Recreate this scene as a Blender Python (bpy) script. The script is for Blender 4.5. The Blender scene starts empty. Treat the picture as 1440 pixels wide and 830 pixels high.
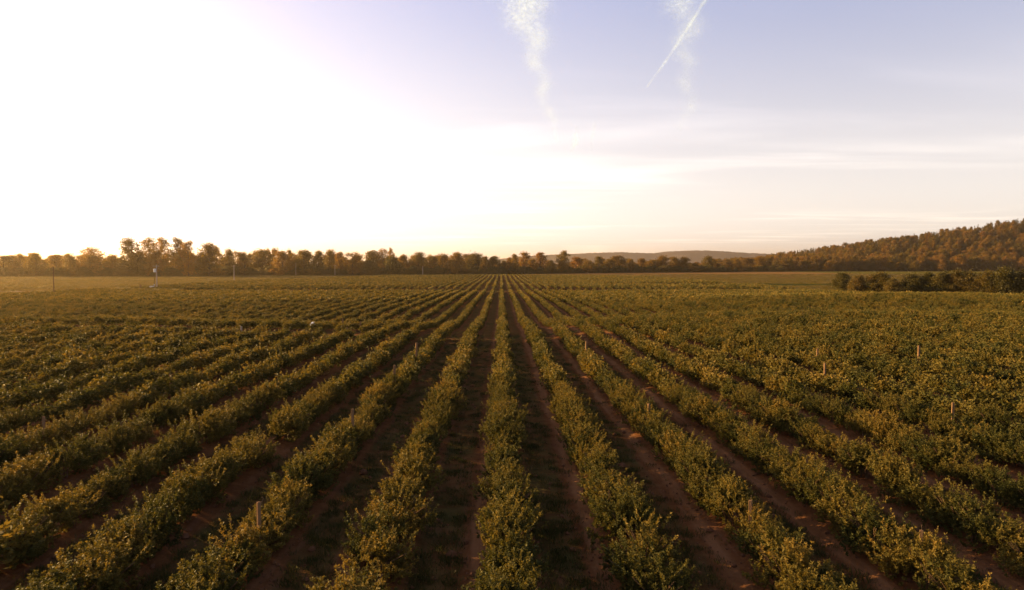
import bpy, math, random
import numpy as np
from mathutils import Vector, Matrix, Euler

random.seed(7)
RNG = np.random.default_rng(7)
SC = bpy.context.scene
COL = SC.collection
R = math.radians

# ------------------------------------------------------------------ camera
CAM_H = 7.2
PITCH, YAW = 2.39, 0.90
cd = bpy.data.cameras.new('camera')
cd.lens = 24.0; cd.sensor_width = 36.0
cd.clip_start = 0.1; cd.clip_end = 200000
cam = bpy.data.objects.new('camera', cd); COL.objects.link(cam)
cam.location = (0, 0, CAM_H)
cam.rotation_euler = (R(90 - PITCH), 0, R(-YAW))
SC.camera = cam
CAMROT = Euler((R(90 - PITCH), 0, R(-YAW))).to_matrix()

# ------------------------------------------------------------------ world, sun, exposure
SUN_AZ, SUN_EL = -62.0, 12.0          # degrees from the rows' direction (+Y), clockwise positive
sunv = Vector((math.sin(R(SUN_AZ))*math.cos(R(SUN_EL)), math.cos(R(SUN_AZ))*math.cos(R(SUN_EL)), math.sin(R(SUN_EL))))
SKY_STRENGTH = 0.068
SC.view_settings.view_transform = 'Standard'
SC.view_settings.look = 'None'
SC.view_settings.exposure = 1.92
SC.view_settings.gamma = 1.0
SC.view_settings.use_curve_mapping = False
SC.cycles.use_denoising = True
SC.cycles.max_bounces = 8
SC.cycles.diffuse_bounces = 3
SC.cycles.transmission_bounces = 4
SC.cycles.transparent_max_bounces = 48
SC.cycles.volume_bounces = 1

sl = bpy.data.lights.new('sun', 'SUN'); sl.energy = 5.0; sl.angle = R(0.5); sl.color = (1.0, 0.64, 0.26)
so = bpy.data.objects.new('sun', sl); COL.objects.link(so)
so.rotation_euler = sunv.to_track_quat('Z', 'Y').to_euler(); so.location = (-200, 200, 300)


class NT:
    """small helper round a node tree"""
    def __init__(self, tree):
        self.t = tree; self.n = tree.nodes; self.l = tree.links
    def new(self, typ, **kw):
        nd = self.n.new(typ)
        for k, v in kw.items(): setattr(nd, k, v)
        return nd
    def put(self, sock, v):
        if isinstance(v, bpy.types.NodeSocket): self.l.new(v, sock)
        elif v is not None: sock.default_value = v
    def math(self, op, a, b=None, c=None, clamp=False):
        nd = self.new('ShaderNodeMath', operation=op); nd.use_clamp = clamp
        self.put(nd.inputs[0], a); self.put(nd.inputs[1], b)
        if c is not None: self.put(nd.inputs[2], c)
        return nd.outputs[0]
    def vmath(self, op, a, b=None, s=None):
        nd = self.new('ShaderNodeVectorMath', operation=op)
        self.put(nd.inputs[0], a); self.put(nd.inputs[1], b)
        if s is not None: self.put(nd.inputs['Scale'], s)
        return nd
    def noise(self, vec, scale, detail=4, rough=0.55, dist=0.0):
        nd = self.new('ShaderNodeTexNoise')
        self.put(nd.inputs['Vector'], vec); nd.inputs['Scale'].default_value = scale
        nd.inputs['Detail'].default_value = detail; nd.inputs['Roughness'].default_value = rough
        nd.inputs['Distortion'].default_value = dist
        return nd.outputs[0]
    def maprange(self, v, a, b, c=0.0, d=1.0, smooth=False):
        nd = self.new('ShaderNodeMapRange'); nd.clamp = True
        if smooth: nd.interpolation_type = 'SMOOTHSTEP'
        self.put(nd.inputs[0], v)
        for i, q in enumerate((a, b, c, d)): nd.inputs[i+1].default_value = q
        return nd.outputs[0]
    def mix(self, f, a, b, blend='MIX'):
        nd = self.new('ShaderNodeMix', data_type='RGBA'); nd.blend_type = blend
        self.put(nd.inputs[0], f)
        ins = [s for s in nd.inputs if s.type == 'RGBA']
        for s, v in zip(ins, (a, b)):
            if isinstance(v, (tuple, list)) and len(v) == 3: v = tuple(v) + (1,)
            self.put(s, v)
        return [s for s in nd.outputs if s.type == 'RGBA'][0]
    def ramp(self, v, stops):
        nd = self.new('ShaderNodeValToRGB'); self.put(nd.inputs[0], v)
        e = nd.color_ramp.elements
        while len(e) < len(stops): e.new(0.5)
        for el, (p, c) in zip(e, stops): el.position = p; el.color = tuple(c) + (1,)
        return nd.outputs[0]


w = bpy.data.worlds.new('World'); SC.world = w; w.use_nodes = True
w.node_tree.nodes.clear()
N = NT(w.node_tree)
sky = N.new('ShaderNodeTexSky', sky_type='NISHITA')
sky.sun_disc = False; sky.sun_elevation = R(SUN_EL); sky.sun_rotation = R(SUN_AZ)
sky.air_density = 1.0; sky.dust_density = 1.6; sky.ozone_density = 1.0; sky.altitude = 0
tc = N.new('ShaderNodeTexCoord')
d = tc.outputs['Generated']
sep = N.new('ShaderNodeSeparateXYZ'); N.l.new(d, sep.inputs[0])
zc = N.math('MAXIMUM', sep.outputs[2], 0.03)
flat = N.new('ShaderNodeCombineXYZ')
N.put(flat.inputs[0], N.math('DIVIDE', sep.outputs[0], zc)); N.put(flat.inputs[1], N.math('DIVIDE', sep.outputs[1], zc))
mp = N.new('ShaderNodeMapping'); N.l.new(flat.outputs[0], mp.inputs[0])
mp.inputs['Rotation'].default_value = (0, 0, R(28)); mp.inputs['Scale'].default_value = (0.34, 1.0, 1.0)
n1 = N.noise(mp.outputs[0], 0.55, 6, 0.55, 0.6)
n2 = N.noise(flat.outputs[0], 0.16, 3, 0.5, 0.2)
cl = N.math('MULTIPLY', N.maprange(n1, 0.44, 0.68, 0, 1, True), N.maprange(n2, 0.42, 0.62, 0, 1, True))
tint = N.mix(1.0, sky.outputs[0], (1.20, 0.93, 1.08), 'MULTIPLY')
bw = N.new('ShaderNodeRGBToBW'); N.l.new(sky.outputs[0], bw.inputs[0])
cloudc = N.mix(1.0, (1.50, 1.38, 1.26), bw.outputs[0], 'MULTIPLY')
veil = N.maprange(sep.outputs[2], 0.0, 0.36, 0.92, 0.0)           # thin high veil, thickest toward the horizon
cbase = N.mix(N.math('MAXIMUM', N.math('MULTIPLY', cl, 0.85), veil), tint, cloudc)
cbase = N.mix(1.0, cbase, N.mix(cl, (1.0, 1.0, 1.0), (1.60, 1.50, 1.38)), 'MULTIPLY')
# bright aureole of thin cloud round the sun
dt = N.vmath('DOT_PRODUCT', d, tuple(sunv)).outputs['Value']
au = N.math('POWER', N.math('MAXIMUM', dt, 0.0), 9.0)
glow = N.mix(1.0, (1.0, 0.93, 0.80), N.math('MULTIPLY', au, 1.0), 'MULTIPLY')
GLOW = N.mix(1.0, cbase, glow, 'ADD')
bg = N.new('ShaderNodeBackground'); soft = N.vmath('DIVIDE', GLOW, N.vmath('ADD', N.vmath('SCALE', GLOW, None, 0.11).outputs[0], (1.0, 1.0, 1.0)).outputs[0]).outputs[0]
N.l.new(N.vmath('SCALE', soft, None, 1.34).outputs[0], bg.inputs[0]); bg.inputs[1].default_value = SKY_STRENGTH
wo = N.new('ShaderNodeOutputWorld'); N.l.new(bg.outputs[0], wo.inputs[0])

# ------------------------------------------------------------------ helpers
def ray(px, py):
    v = Vector(((px - 720) / 960, -(py - 415) / 960, -1.0))
    return CAMROT @ v

def x_at(px, Y):
    """ground x of photo column px at distance Y along the rows"""
    v = ray(px, 380); return v.x / v.y * Y

def px_of(x, y):
    v = CAMROT.transposed() @ Vector((x, y, -CAM_H + 0.8))
    return 720 - 960 * v.x / v.z, 415 + 960 * v.y / v.z

def smooth(a, b, v):
    t = np.clip((np.asarray(v, float) - a) / (b - a), 0, 1); return t * t * (3 - 2 * t)

LANE_X = [-140, -60, -20, 0, 8, 27, 70, 160]
LANE_Y = [96, 83, 71, 67, 75, 93, 90, 92]
def lane_y(x): return np.interp(x, LANE_X, LANE_Y)

def ground_z(x, y):
    x = np.asarray(x, float); y = np.asarray(y, float)
    ly = lane_y(x)
    dip = np.interp(y, [70, 95, 131, 180, 238, 254, 276, 411, 576, 640], [0, -1.2, -1.1, -1.4, -2.0, -2.0, -1.4, -1.4, -0.5, 0])
    dip = dip * (0.45 + 0.55 * smooth(-170, -110, x))
    z = np.where(y > ly - 3, dip * smooth(ly - 3, ly + 20, y), 0.0)
    z = z + 1.2 * smooth(480, 760, y) * smooth(-60, 180, x) * (1 - smooth(1600, 2600, y))
    z = z + 1.9 * np.exp(-((x - 88) / 42) ** 2 - ((y - 138) / 32) ** 2)
    z = z + 0.10 * np.sin(x * 0.13 + 1) * np.sin(y * 0.09) + 0.05 * np.sin(x * 0.41 + y * 0.23)
    return z

def gz(x, y): return float(ground_z(x, y))

def mesh_np(name, verts, faces, smooth_shade=False):
    """faces: (n,k) int array of equal polygons"""
    me = bpy.data.meshes.new(name)
    verts = np.asarray(verts, np.float32); faces = np.asarray(faces, np.int32)
    n, k = faces.shape
    me.vertices.add(len(verts)); me.vertices.foreach_set('co', verts.ravel())
    me.loops.add(n * k); me.loops.foreach_set('vertex_index', faces.ravel())
    me.polygons.add(n); me.polygons.foreach_set('loop_start', np.arange(0, n * k, k, dtype=np.int32))
    try: me.polygons.foreach_set('loop_total', np.full(n, k, np.int32))
    except Exception: pass
    if smooth_shade: me.polygons.foreach_set('use_smooth', np.ones(n, bool))
    me.update(calc_edges=True); me.validate()
    return me

def obj(name, me, mat=None, parent=None, link=True):
    o = bpy.data.objects.new(name, me)
    if mat is not None and not me.materials: me.materials.append(mat)
    if parent is not None: o.parent = parent
    if link: COL.objects.link(o)
    return o

def tag(o, label=None, cat=None, group=None, kind=None):
    if label: o['label'] = label
    if cat: o['category'] = cat
    if group: o['group'] = group
    if kind: o['kind'] = kind
    return o

def empty(name, loc=(0, 0, 0), rz=0, link=True):
    o = bpy.data.objects.new(name, None); o.empty_display_size = 0.2
    o.location = loc; o.rotation_euler = (0, 0, rz)
    if link: COL.objects.link(o)
    return o

class MB:
    """collects tubes and boxes, triangles and quads mixed"""
    def __init__(self): self.v = []; self.f = []
    def tube(self, pts, rads, seg=7, cap=True):
        pts = [Vector(p) for p in pts]; base = len(self.v)
        for i, p in enumerate(pts):
            a = pts[max(i - 1, 0)]; b = pts[min(i + 1, len(pts) - 1)]
            t = (b - a).normalized()
            u = t.cross(Vector((0, 0, 1)) if abs(t.z) < 0.95 else Vector((1, 0, 0))).normalized(); vv = t.cross(u)
            for k in range(seg):
                an = 2 * math.pi * k / seg
                self.v.append(tuple(p + (u * math.cos(an) + vv * math.sin(an)) * rads[i]))
        for i in range(len(pts) - 1):
            for k in range(seg):
                k2 = (k + 1) % seg
                self.f.append((base + i*seg + k, base + i*seg + k2, base + (i+1)*seg + k2, base + (i+1)*seg + k))
        if cap:
            self.f.append(tuple(base + k for k in range(seg))[::-1])
            self.f.append(tuple(base + (len(pts)-1)*seg + k for k in range(seg)))
        return self
    def box(self, c, s, rz=0.0, bev=0.0, taper=1.0):
        cx, cy, cz = c; hx, hy, hz = s[0]/2, s[1]/2, s[2]/2; base = len(self.v)
        b = bev
        def ring(z, ix, iy, m):
            out = []
            for sx, sy, first in ((1,1,0),(-1,1,1),(-1,-1,0),(1,-1,1)):
                pts = [((ix-b)*m*sx, iy*m*sy), (ix*m*sx, (iy-b)*m*sy)]
                if first == 0: pts = pts[::-1]
                out += pts
            return [(x, y, z) for x, y in out]
        rings = [ring(-hz, hx, hy, 1), ring(hz - b, hx, hy, taper)]
        if b > 0: rings.append(ring(hz, hx - b, hy - b, taper))
        c_, s_ = math.cos(rz), math.sin(rz)
        for rg in rings:
            for x, y, z in rg: self.v.append((cx + x*c_ - y*s_, cy + x*s_ + y*c_, cz + z))
        n = 8
        for i in range(len(rings)-1):
            for k in range(n):
                k2 = (k+1) % n
                self.f.append((base+i*n+k, base+i*n+k2, base+(i+1)*n+k2, base+(i+1)*n+k))
        self.f.append(tuple(base+k for k in range(n))[::-1]); self.f.append(tuple(base+(len(rings)-1)*n+k for k in range(n)))
        return self
    def mesh(self, name):
        me = bpy.data.meshes.new(name); me.from_pydata(self.v, [], self.f); me.update(); return me
    def build(self, name, mat, parent=None, link=True): return obj(name, self.mesh(name), mat, parent, link)

def unit(v): return v / np.maximum(np.linalg.norm(v, axis=-1, keepdims=True), 1e-6)

def leaf_quads(base, dirs, L, W, rng):
    """diamond leaves: arrays of base points and directions"""
    n = len(base); dirs = unit(dirs)
    r = unit(rng.normal(size=(n, 3)))
    s = unit(np.cross(dirs, r)) * (np.asarray(W).reshape(-1, 1) / 2)
    nrm = unit(np.cross(dirs, s))
    L = np.asarray(L).reshape(-1, 1)
    mid = base + dirs * L * 0.5 + nrm * L * 0.10
    v = np.stack([base, mid + s, base + dirs * L, mid - s], 1).reshape(-1, 3)
    f = np.arange(4 * n).reshape(-1, 4)
    return v, f

def set_tint(me, vals):
    a = me.attributes.new('tint', 'FLOAT', 'POINT'); a.data.foreach_set('value', np.asarray(vals, np.float32))

# ------------------------------------------------------------------ materials
def mat_new(name):
    m = bpy.data.materials.new(name); m.use_nodes = True; m.node_tree.nodes.clear()
    return m, NT(m.node_tree)

def finish(T, shader, disp=None):
    o = T.new('ShaderNodeOutputMaterial'); T.l.new(shader, o.inputs[0])

def leaf_mat(name, stops, trans=0.4, tstr=1.5, rough=0.5, spec=0.12, alpha_noise=False):
    """leaf colour follows a per-clump tint and each plant's own random shade"""
    m, T = mat_new(name)
    at = T.new('ShaderNodeAttribute', attribute_name='tint')
    oi = T.new('ShaderNodeObjectInfo')
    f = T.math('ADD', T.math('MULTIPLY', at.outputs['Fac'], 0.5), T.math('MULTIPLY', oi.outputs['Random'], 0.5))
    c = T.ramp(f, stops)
    p = T.new('ShaderNodeBsdfPrincipled'); T.l.new(c, p.inputs['Base Color'])
    p.inputs['Roughness'].default_value = rough; p.inputs['Specular IOR Level'].default_value = spec
    tr = T.new('ShaderNodeBsdfTranslucent')
    T.l.new(T.mix(1.0, c, (tstr*1.15, tstr, tstr*0.45), 'MULTIPLY'), tr.inputs[0])
    mx = T.new('ShaderNodeMixShader'); mx.inputs[0].default_value = trans
    T.l.new(p.outputs[0], mx.inputs[1]); T.l.new(tr.outputs[0], mx.inputs[2])
    finish(T, mx.outputs[0]); return m

def plain_mat(name, c1, c2, scale=6.0, rough=0.8, stretch=(1, 1, 1), metal=0.0):
    m, T = mat_new(name)
    tcn = T.new('ShaderNodeTexCoord'); mpn = T.new('ShaderNodeMapping'); T.l.new(tcn.outputs['Object'], mpn.inputs[0])
    mpn.inputs['Scale'].default_value = stretch
    c = T.mix(T.maprange(T.noise(mpn.outputs[0], scale, 6, 0.6), 0.3, 0.7), c1, c2)
    p = T.new('ShaderNodeBsdfPrincipled'); T.l.new(c, p.inputs['Base Color'])
    p.inputs['Roughness'].default_value = rough; p.inputs['Metallic'].default_value = metal
    p.inputs['Specular IOR Level'].default_value = 0.5 if rough < 0.6 else 0.0
    bmp = T.new('ShaderNodeBump'); bmp.inputs['Strength'].default_value = 0.4; bmp.inputs['Distance'].default_value = 0.02
    T.l.new(T.noise(mpn.outputs[0], scale * 3, 4), bmp.inputs['Height']); T.l.new(bmp.outputs[0], p.inputs['Normal'])
    finish(T, p.outputs[0]); return m

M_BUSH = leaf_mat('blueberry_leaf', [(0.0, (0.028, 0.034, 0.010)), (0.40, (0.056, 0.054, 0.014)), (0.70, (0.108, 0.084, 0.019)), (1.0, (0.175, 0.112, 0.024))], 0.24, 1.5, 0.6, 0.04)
M_TREE = leaf_mat('broadleaf_foliage', [(0.0, (0.040, 0.036, 0.008)), (0.4, (0.088, 0.062, 0.011)), (0.75, (0.145, 0.080, 0.014)), (1.0, (0.185, 0.078, 0.015))], 0.48, 1.6)
M_AUT = leaf_mat('autumn_foliage', [(0.0, (0.050, 0.040, 0.009)), (0.5, (0.110, 0.066, 0.014)), (1.0, (0.190, 0.088, 0.020))], 0.40, 1.4)
M_CON = leaf_mat('conifer_needles', [(0.0, (0.026, 0.027, 0.007)), (0.6, (0.072, 0.050, 0.010)), (1.0, (0.125, 0.066, 0.013))], 0.25, 1.2)
M_SHRUB = leaf_mat('shrub_foliage', [(0.0, (0.034, 0.036, 0.010)), (0.6, (0.075, 0.062, 0.016)), (1.0, (0.125, 0.078, 0.020))], 0.36, 1.4)
M_GRASS = leaf_mat('grass_blade', [(0.0, (0.020, 0.028, 0.008)), (0.6, (0.040, 0.045, 0.012)), (1.0, (0.090, 0.070, 0.022))], 0.3, 1.2)
M_MEADOW = leaf_mat('meadow_blade', [(0.0, (0.050, 0.050, 0.012)), (0.5, (0.110, 0.085, 0.018)), (1.0, (0.190, 0.125, 0.030))], 0.35, 1.4)
M_BARK = plain_mat('bark', (0.050, 0.034, 0.022), (0.11, 0.080, 0.055), 4, 0.9, (1, 1, 0.25))
M_CANE = plain_mat('cane_bark', (0.06, 0.035, 0.02), (0.12, 0.075, 0.045), 9, 0.85, (1, 1, 0.3))
M_WOOD = plain_mat('stake_wood', (0.10, 0.058, 0.030), (0.19, 0.115, 0.062), 5, 0.85, (6, 6, 0.7))
M_GREYWOOD = plain_mat('weathered_pole_wood', (0.20, 0.16, 0.13), (0.32, 0.27, 0.22), 3, 0.85, (6, 6, 0.5))
M_DARKWOOD = plain_mat('dark_pole_wood', (0.06, 0.038, 0.024), (0.12, 0.08, 0.05), 3, 0.85, (6, 6, 0.5))
M_METAL = plain_mat('grey_painted_metal', (0.42, 0.44, 0.45), (0.55, 0.57, 0.58), 3, 0.45, (1, 1, 1))
M_BOX = plain_mat('blue_grey_painted_metal', (0.16, 0.19, 0.21), (0.24, 0.27, 0.29), 3, 0.5)
M_WHITE = plain_mat('white_plastic', (0.70, 0.68, 0.66), (0.82, 0.81, 0.79), 4, 0.4)
M_CERAMIC = plain_mat('insulator_ceramic', (0.30, 0.20, 0.14), (0.42, 0.30, 0.22), 6, 0.3)

def ground_mat():
    m, T = mat_new('field_soil_and_grass')
    geo = T.new('ShaderNodeNewGeometry'); pos = geo.outputs['Position']
    s = T.new('ShaderNodeSeparateXYZ'); T.l.new(pos, s.inputs[0])
    def attr(n): return T.new('ShaderNodeAttribute', attribute_name=n).outputs['Fac']
    nb = T.noise(pos, 0.35, 5, 0.6); nm = T.noise(pos, 2.2, 6, 0.65); nf = T.noise(pos, 11.0, 5, 0.7)
    mpn = T.new('ShaderNodeMapping'); T.l.new(pos, mpn.inputs[0]); mpn.inputs['Scale'].default_value = (1.0, 0.12, 1.0)
    nl = T.noise(mpn.outputs[0], 3.0, 5, 0.6)                      # wheel-worn streaks along the rows
    soil = T.mix(T.maprange(nm, 0.3, 0.7), (0.072, 0.030, 0.011), (0.130, 0.057, 0.023))
    soil = T.mix(T.maprange(nf, 0.58, 0.75, 0, 0.6), soil, (0.16, 0.085, 0.047))
    soil = T.mix(T.maprange(nl, 0.52, 0.72, 0, 0.6), soil, (0.14, 0.068, 0.038))
    grass = T.mix(T.maprange(nm, 0.3, 0.7), (0.022, 0.028, 0.008), (0.050, 0.050, 0.016))
    # distance from the row line, wobbled: rows every 3 m
    xw = T.math('ADD', s.outputs[0], T.math('MULTIPLY', T.math('SUBTRACT', nb, 0.5), 0.5))
    fr = T.math('ABSOLUTE', T.math('SUBTRACT', T.math('FRACT', T.math('DIVIDE', T.math('SUBTRACT', xw, 0.15 - 1.5 - 300), 3.0)), 0.5))  # 0 on a row line, .5 mid-lane
    off = T.math('FRACT', T.math('DIVIDE', T.math('SUBTRACT', xw, 0.15 - 300), 3.0))          # 0 at row, .5 mid lane
    trk = T.math('MULTIPLY', T.maprange(off, 0.66, 0.72, 0, 1, True), T.maprange(off, 0.78, 0.84, 1, 0, True))   # dry trodden strip
    trk = T.math('MULTIPLY', trk, T.maprange(nl, 0.35, 0.6, 0.2, 0.9))
    soil = T.mix(trk, soil, (0.165, 0.082, 0.038))
    gr = T.math('MULTIPLY', T.maprange(off, 0.20, 0.29, 0, 1, True), T.maprange(off, 0.56, 0.66, 1, 0, True))
    gr = T.math('MULTIPLY', gr, T.maprange(T.math('ADD', nb, T.math('MULTIPLY', nm, 0.5)), 0.55, 0.95, 0.05, 0.85))
    lanes = T.mix(gr, soil, grass)
    lanes = T.mix(attr('lane'), lanes, T.mix(T.maprange(nb, 0.42, 0.6), soil, grass))
    straw = T.mix(T.maprange(nm, 0.3, 0.7), (0.13, 0.070, 0.024), (0.19, 0.105, 0.036))
    mead = T.mix(T.maprange(nb, 0.35, 0.65), (0.060, 0.058, 0.012), (0.120, 0.088, 0.018))
    col = T.mix(attr('meadow'), lanes, mead)
    col = T.mix(attr('straw'), col, straw)
    col = T.mix(attr('dark'), col, (0.022, 0.030, 0.009))  # shade of the right-hand swales, painted in as dark green
    p = T.new('ShaderNodeBsdfPrincipled'); T.l.new(col, p.inputs['Base Color'])
    p.inputs['Roughness'].default_value = 1.0; p.inputs['Specular IOR Level'].default_value = 0.0
    b = T.new('ShaderNodeBump'); b.inputs['Strength'].default_value = 0.9; b.inputs['Distance'].default_value = 0.08
    T.l.new(T.math('ADD', T.math('MULTIPLY', nm, 0.7), T.math('MULTIPLY', nf, 0.35)), b.inputs['Height'])
    T.l.new(b.outputs[0], p.inputs['Normal'])
    finish(T, p.outputs[0]); return m

# ------------------------------------------------------------------ field layout
ROW0, ROWS = 0.15, 3.0
def y_max(x):
    """far end of the planted rows for a row position x (scalar), at a given y the test is in_field"""
    return 576
def in_field(x, y):
    px = 705 + 960 * x / np.maximum(y, 1)
    ly = lane_y(x)
    ok = y < 576
    ok &= np.abs(y - ly) > 0.7 + 3.0 * smooth(-8, -20, x) + 0.8 * smooth(20, 30, x)                                   # first cross lane
    ok &= np.abs(y - (252 + 0.02 * x)) > 7                     # second cross lane
    ok &= ~((x < -140 + 0.24 * np.maximum(y - 380, 0)) & (y > 176 + 0.05 * (x + 150)))   # road and meadow on the left
    ok &= ~((x > 50) & (np.abs(y - (325 - 0.1 * (x - 70))) < 13))                        # grassy swales on the right, their shade painted into the ground colour
    ok &= ~((x > 42) & (np.abs(y - 207) < 4.5))
    ok &= ~((x > 112) & (y > 226 - (x - 118) * 1.2))                                     # shrub belt on the right
    ok &= ~((x > 40) & (y > 565 - 0.6 * (x - 40)))
    return ok

# ground sheet
def steps(fine0, fine1, st, far, grow=1.12):
    a = list(np.arange(fine0, fine1, st)); s_ = st
    while a[-1] < far: s_ *= grow; a.append(a[-1] + s_)
    return np.array(a)
xa = np.arange(0, 26, 0.22); xb = steps(26, 66, 0.5, 14000); xr = np.concatenate([xa, xb]); xs = np.concatenate([-xr[:0:-1], xr])
yf = steps(8, 110, 0.7, 14000, 1.06); yb = steps(0.0, 20, 4, 6000, 1.3)
ys = np.concatenate([8 - yb[:0:-1], yf])
GX, GY = np.meshgrid(xs, ys)
GZ = ground_z(GX, GY)
fr = np.abs(((GX - ROW0) / ROWS + 0.5) % 1.0 - 0.5) * ROWS
nearw = smooth(90, 60, np.abs(GX)) * smooth(130, 100, GY) if False else (1 - smooth(50, 64, np.abs(GX))) * (1 - smooth(95, 110, GY))
rut = np.exp(-((fr - 0.95) / 0.16) ** 2) * (1 - smooth(24, 30, np.abs(GX)))
GZ = GZ - (0.05 + 0.02 * np.sin(GY * 0.7 + GX)) * rut * nearw + 0.16 * np.exp(-(fr / 0.6) ** 2) * nearw * in_field(GX, GY)
nx, ny = len(xs), len(ys)
idx = np.arange(nx * ny).reshape(ny, nx)
F = np.stack([idx[:-1, :-1], idx[:-1, 1:], idx[1:, 1:], idx[1:, :-1]], -1).reshape(-1, 4)
gm = mesh_np('ground', np.stack([GX, GY, GZ], -1).reshape(-1, 3), F, True)
PXG = 705 + 960 * GX / np.maximum(GY, 1)
infl = in_field(GX, GY)
lane = (np.abs(GY - lane_y(GX)) < 0.6 + 2.6 * smooth(-8, -20, GX) + 2.0 * smooth(18, 30, GX)) | (np.abs(GY - 252 - 0.02*GX) < 6)
meadow = (~infl) & ~lane & (GY > 60)
straw = meadow & (GX > 20) & (GY > 470) & (GY < 780) & (GX < 330)
straw |= (GX < -142) & (np.abs(GY - 252) < 7)
dark = meadow & (GX > 45) & (GX < 175) & (np.abs(GY - 325 + 0.1*(GX-70)) < 18)  # where swale shade is painted on the ground: far band
dark |= (GX > 40) & (GX < 110) & (np.abs(GY - 207) < 6)  # near band of the same painted shade
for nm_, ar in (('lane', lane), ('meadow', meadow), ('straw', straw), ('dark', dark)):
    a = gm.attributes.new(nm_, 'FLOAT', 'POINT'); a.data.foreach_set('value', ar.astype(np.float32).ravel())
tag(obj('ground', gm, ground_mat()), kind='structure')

# dirt road at the left, past the end of the planted block
def strip(name, pts, width, mat, lift):
    """a draped ribbon of ground"""
    P = []; 
    for (x0, y0), (x1, y1) in zip(pts[:-1], pts[1:]):
        n = max(2, int(math.hypot(x1-x0, y1-y0) / 3))
        P += [(x0 + (x1-x0)*i/n, y0 + (y1-y0)*i/n) for i in range(n)]
    P.append(pts[-1]); V = []; Fq = []
    for i, (x, y) in enumerate(P):
        a = P[max(i-1, 0)]; b = P[min(i+1, len(P)-1)]
        t = np.array([b[0]-a[0], b[1]-a[1]]); t /= np.linalg.norm(t); nrm = np.array([-t[1], t[0]])
        wv = width * (0.9 + 0.2 * random.random())
        for k in range(5):
            q = np.array([x, y]) + nrm * wv * (k/4 - 0.5)
            V.append((q[0], q[1], gz(q[0], q[1]) + lift - (0.12 if k in (0, 4) else 0)))
        if i: 
            for k in range(4):
                Fq.append(((i-1)*5+k, (i-1)*5+k+1, i*5+k+1, i*5+k))
    return tag(obj(name, mesh_np(name, V, np.array(Fq), True), mat), kind='structure')
M_ROAD = plain_mat('pale_road_dirt', (0.20, 0.15, 0.125), (0.30, 0.235, 0.20), 0.4, 0.95)
strip('dirt_road', [(-420, 214), (-190, 219), (-155, 226), (-138, 242)], 11, M_ROAD, 0.14)

# far hills and the wooded hillside on the right
def hill_noise(x, y, s):
    return (np.sin(x/s + 0.7) * np.cos(y/(s*0.8) + 1.1) + 0.5*np.sin(x/(s*0.43) + y/(s*0.6)) + 0.25*np.sin(x/(s*0.21) - y/(s*0.3) + 2))
def hillside_z(x, y):
    t = 705 + 960 * x / np.maximum(y, 1)
    rz_ = np.interp(t, [940, 1000, 1050, 1100, 1200, 1300, 1370, 1440, 1560, 1800], [-2, 1, 7, 14, 31, 48, 58, 72, 86, 90])
    return rz_ * smooth(830, 1200, y) * (1 - 0.6*smooth(1300, 1900, y)) + hill_noise(x, y, 120) * 2.0 * smooth(840, 1000, y) - 0.3 + 1.2*(1-smooth(1600, 1900, y))
hx = np.linspace(250, 2600, 150); hy = np.linspace(820, 2000, 90)
HX, HY = np.meshgrid(hx, hy); HZ = hillside_z(HX, HY)
hi = np.arange(HX.size).reshape(HX.shape)
HF = np.stack([hi[:-1, :-1], hi[:-1, 1:], hi[1:, 1:], hi[1:, :-1]], -1).reshape(-1, 4)
M_HILL = plain_mat('hillside_ground', (0.022, 0.024, 0.009), (0.05, 0.042, 0.016), 0.02, 0.95)
tag(obj('hillside', mesh_np('hillside', np.stack([HX, HY, HZ], -1).reshape(-1, 3), HF, True), M_HILL), kind='structure')

fx = np.linspace(-3500, 4600, 600); fy = np.linspace(4300, 6200, 40)
FX, FY = np.meshgrid(fx, fy)
tpx = 705 + 960 * FX / 5000
prof = np.interp(tpx, [0, 300, 600, 700, 735, 775, 830, 870, 900, 922, 945, 975, 1015, 1065, 1120, 1250, 1500], [20, 26, 40, 62, 86, 97, 105, 112, 106, 102, 116, 122, 119, 106, 98, 90, 70])
FZ = (prof * smooth(4300, 5000, FY) * (1 - smooth(5300, 6200, FY)) + hill_noise(FX, FY, 300) * 3
      + 4.5 * np.random.default_rng(3).random(FX.shape) * smooth(4350, 4700, FY)) - 3
fi = np.arange(FX.size).reshape(FX.shape)
FF = np.stack([fi[:-1, :-1], fi[:-1, 1:], fi[1:, 1:], fi[1:, :-1]], -1).reshape(-1, 4)
M_FAR = plain_mat('far_wooded_hills', (0.040, 0.034, 0.034), (0.075, 0.058, 0.055), 0.01, 1.0)
tag(obj('distant_hills', mesh_np('distant_hills', np.stack([FX, FY, FZ], -1).reshape(-1, 3), FF), M_FAR), kind='structure')

# haze: one closed box of air round everything
HAZE = 0.00006
def haze():
    m, T = mat_new('air_haze')
    v = T.new('ShaderNodeVolumePrincipled')
    v.inputs['Color'].default_value = (1.0, 0.80, 0.54, 1); v.inputs['Density'].default_value = HAZE
    v.inputs['Anisotropy'].default_value = 0.72
    o = T.new('ShaderNodeOutputMaterial'); T.l.new(v.outputs[0], o.inputs['Volume'])
    b = MB(); b.box((0, 4000, 120), (34000, 30000, 270))
    tag(b.build('haze', m), kind='stuff')
haze()

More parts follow.
